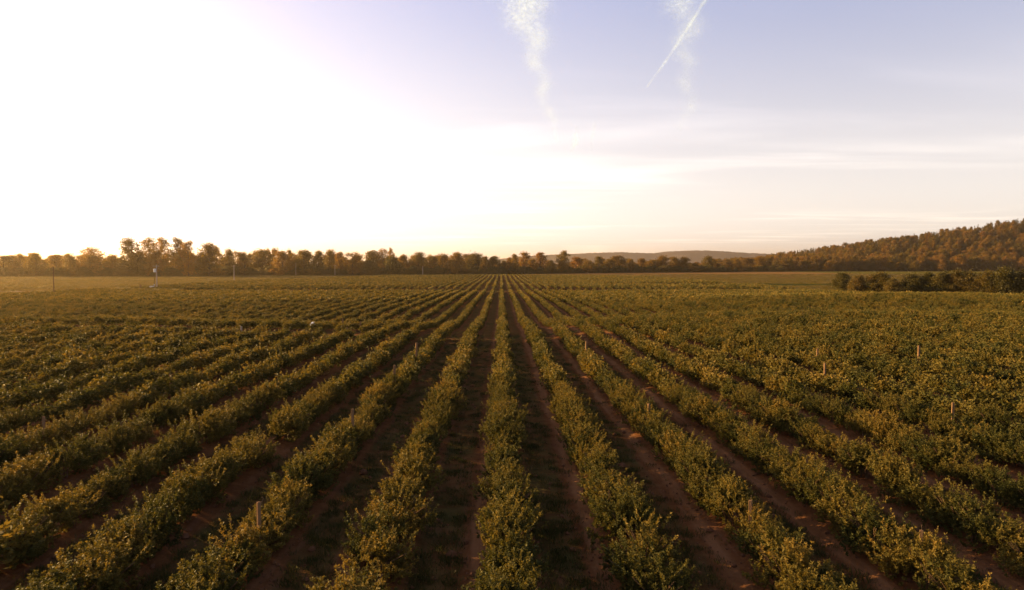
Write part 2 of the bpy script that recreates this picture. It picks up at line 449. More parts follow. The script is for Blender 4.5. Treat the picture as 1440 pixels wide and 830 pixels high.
# ------------------------------------------------------------------ blueberry bushes
def bush_meshes(seed, nl, nsh, nleaf, L, W, canes=True):
    rng = np.random.default_rng(seed)
    B = []; D = []; TI = []
    for li in range(nl):
        a = rng.uniform(0, 2*np.pi); rr = 0.52 * np.sqrt(rng.random()); c = np.array([rr*np.cos(a)*0.95, rr*np.sin(a)*1.15, rng.uniform(0.42, 0.98) - 0.32*rr])
        rad = rng.uniform(0.26, 0.40); lt = rng.normal(0, 0.12)
        for s_ in range(nsh):
            u = unit(rng.normal(size=3) + np.array([0, 0, 0.35])); u[2] = u[2] * (1 if u[2] > 0 else 0.75)
            end = c + u * rad * rng.uniform(0.75, 1.25)
            sd = unit(u * 0.8 + np.array([0, 0, 0.75]) + rng.normal(size=3) * 0.25)
            ln = rng.uniform(0.16, 0.34)
            t = np.sort(rng.random(nleaf))
            b = end - sd * ln * (1 - t)[:, None]
            dd = sd * 0.55 + unit(rng.normal(size=(nleaf, 3))) * 0.85
            B.append(b); D.append(dd)
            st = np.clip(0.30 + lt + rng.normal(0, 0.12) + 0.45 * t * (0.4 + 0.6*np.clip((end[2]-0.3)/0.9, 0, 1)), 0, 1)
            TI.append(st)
    for s_ in range(9 if canes else 3):                            # long stray shoots
        a = rng.uniform(0, 6.28); q = rng.uniform(0.1, 0.75); sd = unit(np.array([0.5*np.cos(a), 0.5*np.sin(a), 1.0]) + rng.normal(0, 0.15, 3))
        end = np.array([q*np.cos(a), 1.15*q*np.sin(a), rng.uniform(1.15, 1.5) - 0.55*q*q]); t = np.sort(rng.random(nleaf)); ln = rng.uniform(0.35, 0.55)
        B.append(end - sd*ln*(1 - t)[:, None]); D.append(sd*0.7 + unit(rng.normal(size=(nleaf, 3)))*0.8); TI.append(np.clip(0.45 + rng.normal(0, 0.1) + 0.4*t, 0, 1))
    B = np.concatenate(B); D = np.concatenate(D); TI = np.concatenate(TI)
    keep = B[:, 2] > 0.06; B, D, TI = B[keep], D[keep], TI[keep]
    n = len(B)
    v, f = leaf_quads(B, D, L * rng.uniform(0.7, 1.3, n), W * rng.uniform(0.7, 1.3, n), rng)
    v[:, 2] = np.maximum(v[:, 2], 0.01)
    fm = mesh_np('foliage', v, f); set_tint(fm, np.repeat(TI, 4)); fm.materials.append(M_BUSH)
    cm = None
    if canes:
        mb = MB()
        for k in range(8):
            a = rng.uniform(0, 6.28); q = rng.uniform(0.25, 0.6)
            mb.tube([(0.10*math.cos(a), 0.10*math.sin(a), -0.25), (0.22*q*math.cos(a)+0.05, 0.25*q*math.sin(a), 0.35), (q*math.cos(a), q*math.sin(a)*1.1, 0.85)], [0.022, 0.017, 0.008], 5)
        cm = mb.mesh('canes'); cm.materials.append(M_CANE)
    return fm, cm

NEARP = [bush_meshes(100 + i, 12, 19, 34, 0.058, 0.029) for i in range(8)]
def hidden_col(name, objs):
    c = bpy.data.collections.new(name)
    for o in objs: c.objects.link(o)
    return c
def proto(name, me): return bpy.data.objects.new(name, me)
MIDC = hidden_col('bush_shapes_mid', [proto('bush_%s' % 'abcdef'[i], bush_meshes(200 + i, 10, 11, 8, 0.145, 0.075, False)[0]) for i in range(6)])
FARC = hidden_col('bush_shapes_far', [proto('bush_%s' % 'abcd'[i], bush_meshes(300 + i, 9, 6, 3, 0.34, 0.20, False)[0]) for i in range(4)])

def scatter(name, pts, rot, scl, idxs, coll):
    """one object that repeats the collection's shapes at its points"""
    me = bpy.data.meshes.new(name); n = len(pts)
    me.vertices.add(n); me.vertices.foreach_set('co', np.asarray(pts, np.float32).ravel())
    a = me.attributes.new('rot', 'FLOAT_VECTOR', 'POINT'); a.data.foreach_set('vector', np.asarray(rot, np.float32).ravel())
    a = me.attributes.new('scl', 'FLOAT_VECTOR', 'POINT'); a.data.foreach_set('vector', np.asarray(scl, np.float32).ravel())
    a = me.attributes.new('pick', 'INT', 'POINT'); a.data.foreach_set('value', np.asarray(idxs, np.int32))
    o = obj(name, me)
    g = bpy.data.node_groups.new(name + '_nodes', 'GeometryNodeTree')
    g.interface.new_socket('Geometry', in_out='INPUT', socket_type='NodeSocketGeometry')
    g.interface.new_socket('Geometry', in_out='OUTPUT', socket_type='NodeSocketGeometry')
    gi = g.nodes.new('NodeGroupInput'); go = g.nodes.new('NodeGroupOutput')
    ip = g.nodes.new('GeometryNodeInstanceOnPoints'); ci = g.nodes.new('GeometryNodeCollectionInfo')
    ci.inputs['Collection'].default_value = coll; ci.inputs['Separate Children'].default_value = True; ci.inputs['Reset Children'].default_value = True
    def na(nm, ty):
        q = g.nodes.new('GeometryNodeInputNamedAttribute'); q.data_type = ty; q.inputs[0].default_value = nm
        return [s for s in q.outputs if s.enabled][0]
    g.links.new(gi.outputs[0], ip.inputs['Points']); g.links.new(ci.outputs[0], ip.inputs['Instance'])
    ip.inputs['Pick Instance'].default_value = True
    g.links.new(na('pick', 'INT'), ip.inputs['Instance Index'])
    e2r = g.nodes.new('FunctionNodeEulerToRotation'); g.links.new(na('rot', 'FLOAT_VECTOR'), e2r.inputs[0])
    g.links.new(e2r.outputs[0], ip.inputs['Rotation']); g.links.new(na('scl', 'FLOAT_VECTOR'), ip.inputs['Scale'])
    g.links.new(ip.outputs[0], go.inputs[0])
    md = o.modifiers.new('scatter', 'NODES'); md.node_group = g
    return o

# every bush position: row number, y, size
rngb = np.random.default_rng(21)
bx, by, brow, bsc = [], [], [], []
for r in range(-150, 151):
    x = ROW0 + r * ROWS
    ylo = max(7.0, abs(x) / 0.80 - 12)
    y = ylo + rngb.uniform(0, 1.0); lump = rngb.uniform(0, 10)
    while y < 576:
        st = 0.92 if y < 250 else 2.0
        sc = (1.0 + 0.09 * math.sin(y * 0.55 + lump + r) + rngb.normal(0, 0.06))
        gap = rngb.random() < 0.035
        if gap: sc *= rngb.choice([0.45, 0.6, 0.0])
        if sc > 0.25 and in_field(np.float64(x), np.float64(y)):
            bx.append(x + rngb.normal(0, 0.10)); by.append(y); brow.append(r)
            blk = 1.06 if y < lane_y(x) else 0.94
            bsc.append(min(max(sc, 0.4), 1.32) * blk)
        y += st * rngb.uniform(0.85, 1.15)
bx, by, brow, bsc = map(np.array, (bx, by, brow, bsc))
def gap_at(px, py):                                              # low or missing bushes seen in the photograph
    v = ray(px, py); t = -CAM_H / v.z; return v.x * t, v.y * t
for q, rad, s_ in ((gap_at(1262, 672), 1.3, 0.45), (gap_at(372, 640), 1.2, 0.0)):
    dd = np.hypot(bx - q[0], by - q[1]); bsc[dd < rad] *= s_
keep = bsc > 0.2; bx, by, brow, bsc = bx[keep], by[keep], brow[keep], bsc[keep]
bz = ground_z(bx, by)
near_berm = (by < 100) & (np.abs(bx) < 55)
bz = bz + 0.10 * near_berm
PP = np.array([px_of(a, b) for a, b in zip(bx, by)])
vis = (PP[:, 0] > -25) & (PP[:, 0] < 1465) & (PP[:, 1] < 1000) & (by > 5)
dist = np.hypot(bx, by)
order = np.argsort(np.where(vis, dist, 1e9))
NI = 300
ind = order[:NI]
rest = np.setdiff1d(np.arange(len(bx)), ind)

ORD = ['nearest', 'second', 'third', 'fourth', 'fifth', 'sixth', 'seventh', 'eighth', 'ninth', 'tenth', 'eleventh', 'twelfth', 'thirteenth', 'fourteenth', 'fifteenth', 'sixteenth', 'seventeenth', 'eighteenth', 'nineteenth', 'twentieth', 'twenty-first', 'twenty-second', 'twenty-third', 'twenty-fourth', 'twenty-fifth', 'twenty-sixth', 'twenty-seventh', 'twenty-eighth', 'twenty-ninth', 'thirtieth', 'thirty-first', 'thirty-second', 'thirty-third', 'thirty-fourth', 'thirty-fifth', 'thirty-sixth']
ROWN = {0: 'the centre row'}
for k in range(1, 16):
    nm_ = ['first', 'second', 'third', 'fourth', 'fifth', 'sixth', 'seventh', 'eighth', 'ninth', 'tenth', 'eleventh', 'twelfth', 'thirteenth', 'fourteenth', 'fifteenth'][k-1]
    ROWN[-k] = 'the %s row left of the centre row' % nm_; ROWN[k] = 'the %s row right of the centre row' % nm_
def add_bush(k, label, protos={}):
    p = int(rngb.integers(0, 8)); fm, cm = NEARP[p]
    s_ = bsc[k]
    e = empty('blueberry_bush', (bx[k], by[k], bz[k]), 0)
    e.rotation_euler = (rngb.normal(0, 0.05), rngb.normal(0, 0.05), rngb.normal(0, 0.35) + math.pi * int(rngb.integers(0, 2)))
    wv = s_ * rngb.uniform(0.90, 1.10)
    e.scale = (wv, wv * 1.2, s_ * rngb.uniform(0.80, 0.96))
    obj('foliage', fm, None, e); obj('canes', cm, None, e)
    tag(e, label, 'bush', 'blueberry bushes nearest the viewer')
for r in sorted(set(brow[ind])):
    ks = sorted([k for k in ind if brow[k] == r], key=lambda k: by[k])
    for i, k in enumerate(ks):
        s_ = 'tall' if bsc[k] > 1.2 else ('low' if bsc[k] < 0.85 else 'leafy')
        o_ = ORD[i] if i < len(ORD) else 'last'
        pre = '%s blueberry bush, nearest one in %s' % (s_, ROWN[r]) if i == 0 else '%s blueberry bush, %s from the front in %s' % (s_, o_, ROWN[r])
        add_bush(k, pre)

def bush_rest(name, sel, coll, npk, wide=1.0, label=None):
    n = len(sel)
    pts = np.stack([bx[sel], by[sel], bz[sel]], 1)
    rot = np.zeros((n, 3)); rot[:, 2] = rngb.uniform(0, 6.28, n)
    s_ = bsc[sel][:, None] * np.stack([rngb.uniform(0.94, 1.14, n)*wide, rngb.uniform(0.94, 1.14, n)*wide, rngb.uniform(0.9, 1.1, n)], 1)
    return scatter(name, pts, rot, s_, rngb.integers(0, npk, n), coll)
# the remaining bushes are one object: two distance classes of the same rows share it
allc = hidden_col('bush_shapes', list(MIDC.objects) + list(FARC.objects))
names = sorted(o.name for o in allc.objects)
for o in list(allc.objects): pass
order_mid = [names.index(o.name) for o in MIDC.objects]; order_far = [names.index(o.name) for o in FARC.objects]
sel = rest; n = len(sel); far = by[sel] > 150
pick = np.where(far, rngb.choice(order_far, n), rngb.choice(order_mid, n))
pts = np.stack([bx[sel], by[sel], bz[sel]], 1)
rot = np.zeros((n, 3)); rot[:, 2] = rngb.normal(0, 0.25, n) + np.pi * rngb.integers(0, 2, n)
st = np.where(by[sel] > 250, 1.6, 1.28); nar = np.where(by[sel] > lane_y(bx[sel]), np.where(by[sel] > 150, 0.70, 0.76), 0.84)
s_ = bsc[sel][:, None] * np.stack([rngb.uniform(0.94, 1.14, n)*nar, rngb.uniform(0.94, 1.14, n)*st, rngb.uniform(0.78, 0.95, n)], 1)
tag(scatter('blueberry_rows', pts, rot, s_, pick, allc), 'long rows of green blueberry bushes running back to the treeline', 'bushes', None, 'stuff')

# ------------------------------------------------------------------ grass in the lanes
def tuft(seed, n, h):
    rng = np.random.default_rng(seed)
    b = np.zeros((n, 3)); b[:, :2] = rng.normal(0, 0.09, (n, 2))
    dd = rng.normal(0, 0.45, (n, 3)); dd[:, 2] = 1
    v, f = leaf_quads(b, dd, h * rng.uniform(0.5, 1.2, n), np.full(n, 0.012), rng)
    me = mesh_np('tuft', v, f); set_tint(me, np.repeat(np.clip(rng.normal(0.4, 0.2, n), 0, 1), 4)); me.materials.append(M_GRASS); return me
TUFC = hidden_col('grass_shapes', [proto('tuft_%s' % 'abcd'[i], tuft(400 + i, 46, 0.13)) for i in range(4)])
ng = 26000
gy = 9 + 75 * rngb.random(ng) ** 1.5; gx = rngb.uniform(-1, 1, ng) * (gy * 0.82 + 2)
ph = ((gx - ROW0) / ROWS) % 1.0
pr = np.where((ph > 0.22) & (ph < 0.62), 0.9, np.where((ph > 0.12) & (ph < 0.88), 0.10, 0.25))
gk = (rngb.random(ng) < pr) & (gy < lane_y(gx) + 3)
gx, gy = gx[gk], gy[gk]; n = len(gx)
s1 = rngb.uniform(0.6, 1.5, n)
tag(scatter('lane_grass', np.stack([gx, gy, ground_z(gx, gy) - 0.01], 1), np.stack([np.zeros(n), np.zeros(n), rngb.uniform(0, 6.28, n)], 1), np.stack([s1, s1, s1], 1), rngb.integers(0, 4, n), TUFC),
    'short dark grass growing in the lanes between the bush rows', 'grass', None, 'stuff')

MEADC = hidden_col('meadow_shapes', [proto('clump_%s' % 'abcd'[i], tuft(420 + i, 60, 0.55)) for i in range(4)])
for o in MEADC.objects:
    o.data.materials[0] = M_MEADOW
mp_ = []
while len(mp_) < 16000:
    y = 190 + 418 * rngb.random() ** 1.3; x = rngb.uniform(-0.78, 0.82) * y
    if bool(in_field(np.float64(x), np.float64(y))): continue
    if x < -135 and abs(y - np.interp(x, [-420, -190, -155, -138], [214, 219, 226, 242])) < 7.5: continue      # the dirt road
    if x > -120 and x < 40 and y < 300: continue
    if x > 45 and abs(y - (325 - 0.1*(x-70))) < 20 or x > 40 and abs(y - 207) < 6: continue
    mp_.append((x, y))
mp_ = np.array(mp_); n = len(mp_); s1 = rngb.uniform(0.7, 1.5, n) * (1.0 + 0.6 * (np.abs(mp_[:, 1] - 250) < 7) * (mp_[:, 0] < 0))
wv = 4.0 + mp_[:, 1] / 150
tag(scatter('meadow_grass', np.stack([mp_[:, 0], mp_[:, 1], ground_z(mp_[:, 0], mp_[:, 1]) - 0.02], 1), np.stack([np.zeros(n), np.zeros(n), rngb.uniform(0, 6.28, n)], 1), np.stack([s1*wv, s1*wv, s1], 1), rngb.integers(0, 4, n), MEADC),
    'rough meadow grass beyond the ends of the bush rows', 'grass', None, 'stuff')

# clods of earth lying in the lanes close by
def clod(seed):
    rng = np.random.default_rng(seed); V = []; Fc = []
    for j in range(4):
        for i in range(7):
            a = 2*math.pi*i/7; r_ = (0.75, 1.0, 0.8, 0.3)[j]*rng.uniform(0.75, 1.2)
            V.append((0.03*r_*math.cos(a), 0.03*r_*math.sin(a), (0, 0.009, 0.022, 0.031)[j]))
    for j in range(3):
        for i in range(7): Fc.append((j*7+i, j*7+(i+1) % 7, (j+1)*7+(i+1) % 7, (j+1)*7+i))
    me = bpy.data.meshes.new('clod'); me.from_pydata(V, [], Fc + [tuple(21+i for i in range(7))]); me.materials.append(M_CLOD); return me
M_CLOD = plain_mat('dry_clod', (0.07, 0.032, 0.016), (0.16, 0.080, 0.045), 8, 1.0)
CLODC = hidden_col('clod_shapes', [proto('clod_%s' % 'abc'[i], clod(440 + i)) for i in range(3)])
n = 9000; cy = 9 + 34 * rngb.random(n) ** 1.4; cx = rngb.uniform(-1, 1, n) * (cy * 0.82 + 2); s1 = np.exp(rngb.normal(-0.1, 0.55, n))
fr_ = np.abs(((cx - ROW0) / ROWS + 0.5) % 1.0 - 0.5) * ROWS
tag(scatter('soil_clods', np.stack([cx, cy, ground_z(cx, cy) + 0.16*np.exp(-(fr_/0.6)**2) - 0.05*np.exp(-((fr_-0.95)/0.16)**2) - 0.004], 1), np.stack([np.zeros(n), np.zeros(n), rngb.uniform(0, 6.28, n)], 1), np.stack([s1, s1*rngb.uniform(0.7, 1.2, n), s1], 1), rngb.integers(0, 3, n), CLODC),
    'crumbled reddish soil clods in the lanes', 'soil', None, 'stuff')

# ------------------------------------------------------------------ trees
def tree_meshes(seed, h=16.0, cw=5.2, base=0.22, nc=34, nleaf=95, csz=1.5, leaf=0.55, mat=None, top_bias=0.0, dome=True):
    """broadleaf tree: trunk with limbs and a crown of leaf clumps on the limb ends; about h metres tall"""
    rng = np.random.default_rng(seed); mb = MB()
    lean = rng.normal(0, 0.25, 2)
    tp = [(0, 0, -0.5), (lean[0]*0.3, lean[1]*0.3, h*0.3), (lean[0], lean[1], h*0.6), (lean[0]*1.6, lean[1]*1.6, h*0.92)]
    mb.tube(tp, [h*0.022, h*0.016, h*0.010, h*0.003], 7)
    B, D, TI = [], [], []
    for k in range(nc):
        hz = ((k + rng.uniform(0, 1)) / nc) ** 0.92; a = rng.uniform(0, 6.28)
        prof_ = np.interp(hz, [0, 0.18, 0.5, 0.8, 1.0], [0.80, 1.0, 0.95, 0.66, 0.15] if dome else [0.45, 0.65, 1.0, 0.9, 0.35])
        rr = prof_ * cw * 0.86 * np.sqrt(rng.uniform(0.12, 1.0)) * rng.uniform(0.8, 1.15)
        c = np.array([rr*np.cos(a), rr*np.sin(a), h*(base + (0.97 - base)*hz) - 0.3*csz])
        t0 = np.clip(c[2]/h - 0.22, 0.15, 0.85)
        p0 = np.array([np.interp(t0, [0, .3, .6, .92], [0, lean[0]*.3, lean[0], lean[0]*1.6]), np.interp(t0, [0, .3, .6, .92], [0, lean[1]*.3, lean[1], lean[1]*1.6]), t0*h])
        if k % 2 == 0:
            mid = (p0 + c)/2 + np.array([0, 0, -0.25])
            mb.tube([p0, mid, c], [h*0.007, h*0.0045, h*0.0015], 5, False)
        cs = csz * rng.uniform(0.6, 1.25)
        n = int(nleaf * rng.uniform(0.6, 1.2))
        o = rng.normal(size=(n, 3)) * cs * np.array([0.5, 0.5, 0.36])
        B.append(c + o); D.append(unit(o) + rng.normal(size=(n, 3))*0.7 + np.array([0, 0, -0.2]))
        TI.append(np.clip(0.5 + rng.normal(0, 0.16) + rng.normal(0, 0.08, n), 0, 1))
    B = np.concatenate(B); D = np.concatenate(D); TI = np.concatenate(TI); n = len(B)
    v, f = leaf_quads(B, D, leaf * rng.uniform(0.6, 1.3, n), leaf*0.7 * rng.uniform(0.6, 1.3, n), rng)
    v[:, 2] = np.maximum(v[:, 2], 0.05)
    cm = mesh_np('crown', v, f); set_tint(cm, np.repeat(TI, 4)); cm.materials.append(mat or M_TREE)
    tm = mb.mesh('trunk'); tm.materials.append(M_BARK)
    return tm, cm, h, cw

def conifer_meshes(seed, h=18.0, cw=3.0, nt=17, leaf=0.7):
    rng = np.random.default_rng(seed); mb = MB()
    mb.tube([(0, 0, -0.5), (0.05, 0, h*0.5), (0, 0.05, h*0.99)], [h*0.017, h*0.010, 0.03], 6)
    B, D, TI = [], [], []
    for k in range(nt):
        t = (k + rng.uniform(-0.3, 0.3)) / nt; z = h*(0.08 + 0.90*max(t, 0)); rad = cw*(1 - max(t, 0))**0.85*rng.uniform(0.75, 1.15) + 0.15
        nb_ = max(5, int(9*(1 - t*0.5)))
        for b in range(nb_):
            a = rng.uniform(0, 6.28); r_ = rad*rng.uniform(0.7, 1.1); n = int(7 + 22*(1 - t))
            s_ = rng.random(n)**0.7
            pt = np.stack([np.cos(a)*r_*s_, np.sin(a)*r_*s_, z - 0.30*r_*s_ + 0.1*s_**2], 1) + rng.normal(0, 0.14, (n, 3))
            B.append(pt); D.append(np.array([np.cos(a), np.sin(a), -0.35]) + rng.normal(0, 0.6, (n, 3))); TI.append(np.clip(np.full(n, 0.4 + rng.normal(0, 0.15)) + 0.25*s_, 0, 1))
    B = np.concatenate(B); D = np.concatenate(D); TI = np.concatenate(TI); n = len(B)
    v, f = leaf_quads(B, D, leaf*rng.uniform(0.6, 1.2, n), leaf*0.42*rng.uniform(0.6, 1.2, n), rng)
    cm = mesh_np('crown', v, f); set_tint(cm, np.repeat(TI, 4)); cm.materials.append(M_CON)
    tm = mb.mesh('trunk'); tm.materials.append(M_BARK)
    return tm, cm, h, cw

TREES = {
    'round': [tree_meshes(500 + i, 16, 5.4, 0.06, 64, 100, 1.7) for i in range(4)],
    'open': [tree_meshes(520 + i, 16, 4.6, 0.12, 48, 95, 1.5, 0.5, None, 0, False) for i in range(3)],
    'tall': [tree_meshes(540 + i, 18, 3.4, 0.06, 48, 90, 1.4) for i in range(3)],
    'broad': [tree_meshes(560 + i, 13, 6.6, 0.04, 64, 95, 1.8) for i in range(3)],
    'autumn': [tree_meshes(580 + i, 15, 5.2, 0.05, 60, 95, 1.6, 0.55, M_AUT) for i in range(3)],
    'conifer': [conifer_meshes(600 + i, 20, 3.3 + 0.5*i) for i in range(4)],
    'shrub': [tree_meshes(640 + i, 5, 2.9, 0.0, 44, 230, 0.95, 0.28, M_SHRUB) for i in range(4)],
}
def add_tree(name, kind, x, y, height, width, label, cat, group, z=None, stem='trunk'):
    tm, cm, h, cw = random.choice(TREES[kind])
    e = empty(name, (x, y, gz(x, y) if z is None else z), random.uniform(0, 6.28))
    ws = width / (2.15 * cw); e.scale = (ws, ws, height / h)
    obj(stem, tm, None, e); c = obj('crown' if stem == 'trunk' else 'foliage', cm, None, e)
    tag(e, label, cat, group); return e

# (column range, top, kind) of the treeline trees, left to right, read off the photograph
TL = [(-40, -5, 357, 'broad'), (-12, 22, 359, 'broad'), (18, 40, 358, 'round'), (34, 68, 355, 'broad'), (66, 92, 358, 'round'), (86, 112, 357, 'broad'),
      (110, 146, 347, 'open'), (112, 142, 358, 'round'), (144, 172, 359, 'broad'), (170, 196, 334, 'tall'), (176, 206, 356, 'round'), (198, 222, 333, 'open'), (214, 240, 333, 'open'),
      (204, 236, 352, 'round'), (236, 262, 333, 'open'), (252, 278, 338, 'open'), (242, 276, 354, 'round'), (274, 314, 341, 'round'), (311, 334, 350, 'round'), (333, 354, 354, 'tall'),
      (352, 384, 350, 'round'), (380, 414, 352, 'round'), (403, 412, 350, 'tall'), (414, 442, 351, 'round'), (438, 458, 353, 'round'), (455, 472, 352, 'tall'), (468, 488, 354, 'round'),
      (484, 508, 354, 'open'), (486, 514, 361, 'round'), (510, 538, 352, 'round'), (530, 548, 349, 'open'), (545, 555, 348, 'open'), (536, 562, 359, 'broad'), (556, 580, 358, 'round'), (575, 604, 354, 'round'),
      (602, 618, 360, 'round'), (610, 636, 357, 'round'), (630, 654, 355, 'round'), (652, 684, 356, 'round'), (676, 690, 360, 'autumn'), (682, 708, 360, 'round'), (703, 714, 366, 'tall'), (708, 724, 362, 'autumn'),
      (716, 731, 357, 'round'), (730, 746, 354, 'tall'), (742, 756, 364, 'round'), (751, 768, 354, 'tall'), (766, 783, 366, 'broad'), (782, 803, 352, 'open'), (784, 800, 364, 'round'), (798, 822, 361, 'autumn'),
      (818, 838, 366, 'round'), (832, 852, 360, 'round'), (848, 866, 364, 'round'), (856, 882, 359, 'autumn'), (878, 894, 364, 'round'), (892, 912, 363, 'autumn'), (908, 926, 365, 'round'), (920, 944, 359, 'autumn'),
      (938, 958, 361, 'round'), (950, 974, 361, 'autumn'), (970, 984, 370, 'broad'), (984, 1007, 360, 'round'), (1002, 1016, 370, 'broad'), (1012, 1030, 367, 'autumn'), (1026, 1046, 364, 'round'), (1042, 1062, 362, 'autumn'), (1058, 1076, 360, 'round')]
MARKS = [(75, 'the roadside pole'), (220, 'the transformer pole'), (329, 'the pale lone pole'), (471, 'the thin treeline pole'), (594, 'the short pole by the row ends'), (705, 'the far end of the centre row'), (995, 'the lone round tree')]
KDESC = {'broad': 'broad low', 'round': 'round-crowned', 'open': 'open airy', 'tall': 'narrow upright', 'autumn': 'orange-tinged'}
def tl_dist(px): return float(np.interp(px, [-50, 250, 480, 560, 720, 1000, 1080], [500, 515, 590, 620, 640, 720, 800]))
rows_tl = []
for i, (a, b, top, kind) in enumerate(TL):
    px = (a + b) / 2; Y = tl_dist(px) + (random.uniform(-5, 25) if i % 2 else random.uniform(12, 40))
    x = x_at(px, Y); v = ray(px, top); z = CAM_H + v.z / v.y * Y
    wd = (b - a) / 960 * Y * random.uniform(1.0, 1.5)
    rows_tl.append([px, x, Y, z - gz(x, Y), wd, kind, top])
names_used = {}
for mk in range(len(MARKS)):
    pass
for i, (px, x, Y, hgt, wd, kind, top) in enumerate(rows_tl):
    m_ = min(MARKS, key=lambda q: abs(q[0] - px)); side = 'left' if px < m_[0] else 'right'
    same = sorted([q for q in rows_tl if min(MARKS, key=lambda w_: abs(w_[0]-q[0])) == m_ and ((q[0] < m_[0]) == (px < m_[0]))], key=lambda q: abs(q[0] - m_[0]))
    k = [q[0] for q in same].index(px)
    ordn = ['first', 'second', 'third', 'fourth', 'fifth', 'sixth', 'seventh', 'eighth', 'ninth', 'tenth', 'eleventh', 'twelfth', 'thirteenth', 'fourteenth'][k]
    if px == 995.5: lab = 'lone round orange-green tree standing before the far purple hills'
    else: lab = '%s treeline tree, %s to the %s of %s' % (KDESC[kind], ordn, side, m_[1])
    add_tree('broadleaf_tree', kind, x, Y, hgt, wd, lab, 'tree', 'treeline trees behind the field')

ORDN = ['first', 'second', 'third', 'fourth', 'fifth', 'sixth', 'seventh', 'eighth', 'ninth', 'tenth', 'eleventh', 'twelfth', 'thirteenth', 'fourteenth', 'fifteenth', 'sixteenth', 'seventeenth', 'eighteenth', 'nineteenth', 'twentieth']
back = [p + random.uniform(-3, 3) for p in np.arange(-48, 1090, 9.5)]
for px in back:
    near = [q for q in rows_tl if abs(q[0] - px) < 30]
    top = max([q[6] for q in near] or [362]) + random.uniform(-4, 8); Y = tl_dist(px) + random.uniform(45, 95); x = x_at(px, Y); v = ray(px, top)
    m_ = min(MARKS, key=lambda q: abs(q[0] - px)); left = px < m_[0]
    same = sorted([q for q in back if min(MARKS, key=lambda w_: abs(w_[0]-q)) == m_ and (q < m_[0]) == left], key=lambda q: abs(q - m_[0]))
    kind = random.choice(['round', 'broad', 'open', 'autumn'])
    add_tree('broadleaf_tree', kind, x, Y, max(8, CAM_H + v.z/v.y*Y - gz(x, Y)), random.uniform(20, 28)/960*Y, 'half hidden back-row tree, %s %s %s' % (ORDN[same.index(px)], 'left of' if left else 'right of', m_[1]), 'tree', 'back row of the treeline')

# undergrowth that closes the foot of the treeline
SHC = hidden_col('undergrowth_shapes', [proto('shrub_%s' % 'abcd'[i], TREES['shrub'][i][1]) for i in range(4)])
up = []
for px in np.arange(-60, 1100, 3.2):
    if 545 < px < 560 and False: continue
    Y = tl_dist(px) + rngb.uniform(0, 26); up.append((x_at(px, Y), Y))
for px in np.arange(-60, 720, 4.0):
    Y = tl_dist(px) + rngb.uniform(40, 80); up.append((x_at(px, Y), Y))
up = np.array(up); n = len(up); s1 = rngb.uniform(0.7, 1.5, n)
s1[len(np.arange(-60, 1100, 3.2)):] *= 1.3
tag(scatter('undergrowth', np.stack([up[:, 0], up[:, 1], ground_z(up[:, 0], up[:, 1])], 1), np.stack([np.zeros(n)]*2 + [rngb.uniform(0, 6.28, n)], 1), np.stack([s1*1.3, s1*1.3, s1], 1), rngb.integers(0, 4, n), SHC),
    'dark undergrowth filling the foot of the treeline', 'undergrowth', None, 'stuff')

# bushes that stand out at the foot of the treeline, and the shrub belt on the right
FS = [(552, 386, 362, 30, 'yellow-green shrub bulging out at the foot of the treeline'), (520, 386, 366, 26, 'dull green shrub left of the yellow-green treeline shrub')]
for px, pb, top, wpx, lab in FS:
    Y = tl_dist(px) - 12; x = x_at(px, Y); v = ray(px, top)
    add_tree('shrub', 'shrub', x, Y, CAM_H + v.z/v.y*Y - gz(x, Y), wpx/960*Y, lab, 'shrub', None, None, 'stem')
HS = [(1185, 384, 24, 236, 'round dark shrub standing alone at the left end of the shrub belt'), (1207, 388, 22, 226, 'low shrub just right of the lone round shrub'), (1236, 384, 34, 222, 'wide peaked shrub, tallest in the left half of the shrub belt'),
      (1256, 392, 22, 214, 'small dip-filling shrub right of the wide peaked shrub'), (1284, 386, 30, 216, 'rounded shrub in the belt below the hill, left of its middle'), (1306, 384, 26, 214, 'brownish shrub in the middle of the shrub belt'),
      (1326, 383, 28, 210, 'leafy shrub just right of the middle of the shrub belt'), (1345, 381, 22, 208, 'dark upright shrub between two wider belt shrubs'), (1364, 383, 34, 206, 'wide shrub before the dark upright shrub, toward the right end'),
      (1388, 382, 32, 202, 'spreading shrub third from the right end of the shrub belt'), (1414, 377, 36, 198, 'tallest belt shrub near the right edge under the orange trees'), (1446, 380, 38, 196, 'last shrub of the belt, cut by the right edge')]
for px, top, wpx, Y, lab in HS:
    x = x_at(px, Y); v = ray(px, top)
    add_tree('shrub', 'shrub', x, Y, CAM_H + v.z/v.y*Y - gz(x, Y), wpx/960*Y*1.3, lab, 'shrub', 'shrubs of the belt on the right', None, 'stem')

# wooded hillside: single trees along its foot and skyline, the wood between them as one mass
HILLX = [(px, 826 + random.uniform(0, 30)) for px in np.arange(1066, 1450, 8.5)]
HG = 'trees along the foot of the wooded hill'
for i, (px, Y) in enumerate(HILLX):
    px += random.uniform(-3, 3); x = x_at(px, Y)
    kind = random.choice(['round', 'round', 'autumn', 'broad', 'tall', 'autumn'])
    k_ = i + 1
    zone = 'behind the shrub belt' if px > 1230 else ('left of the lone round shrub' if px < 1170 else 'above the lone round shrub')
    desc = {'round': 'green round-crowned', 'autumn': 'rusty orange', 'broad': 'broad low', 'tall': 'narrow upright'}[kind]
    add_tree('broadleaf_tree', kind, x, Y, random.uniform(13, 21) * (1 if kind != 'broad' else 0.75), random.uniform(11, 18), '%s tree at the foot of the wooded hill, %s' % (desc, zone), 'tree', HG, float(hillside_z(np.float64(x), np.float64(Y))))
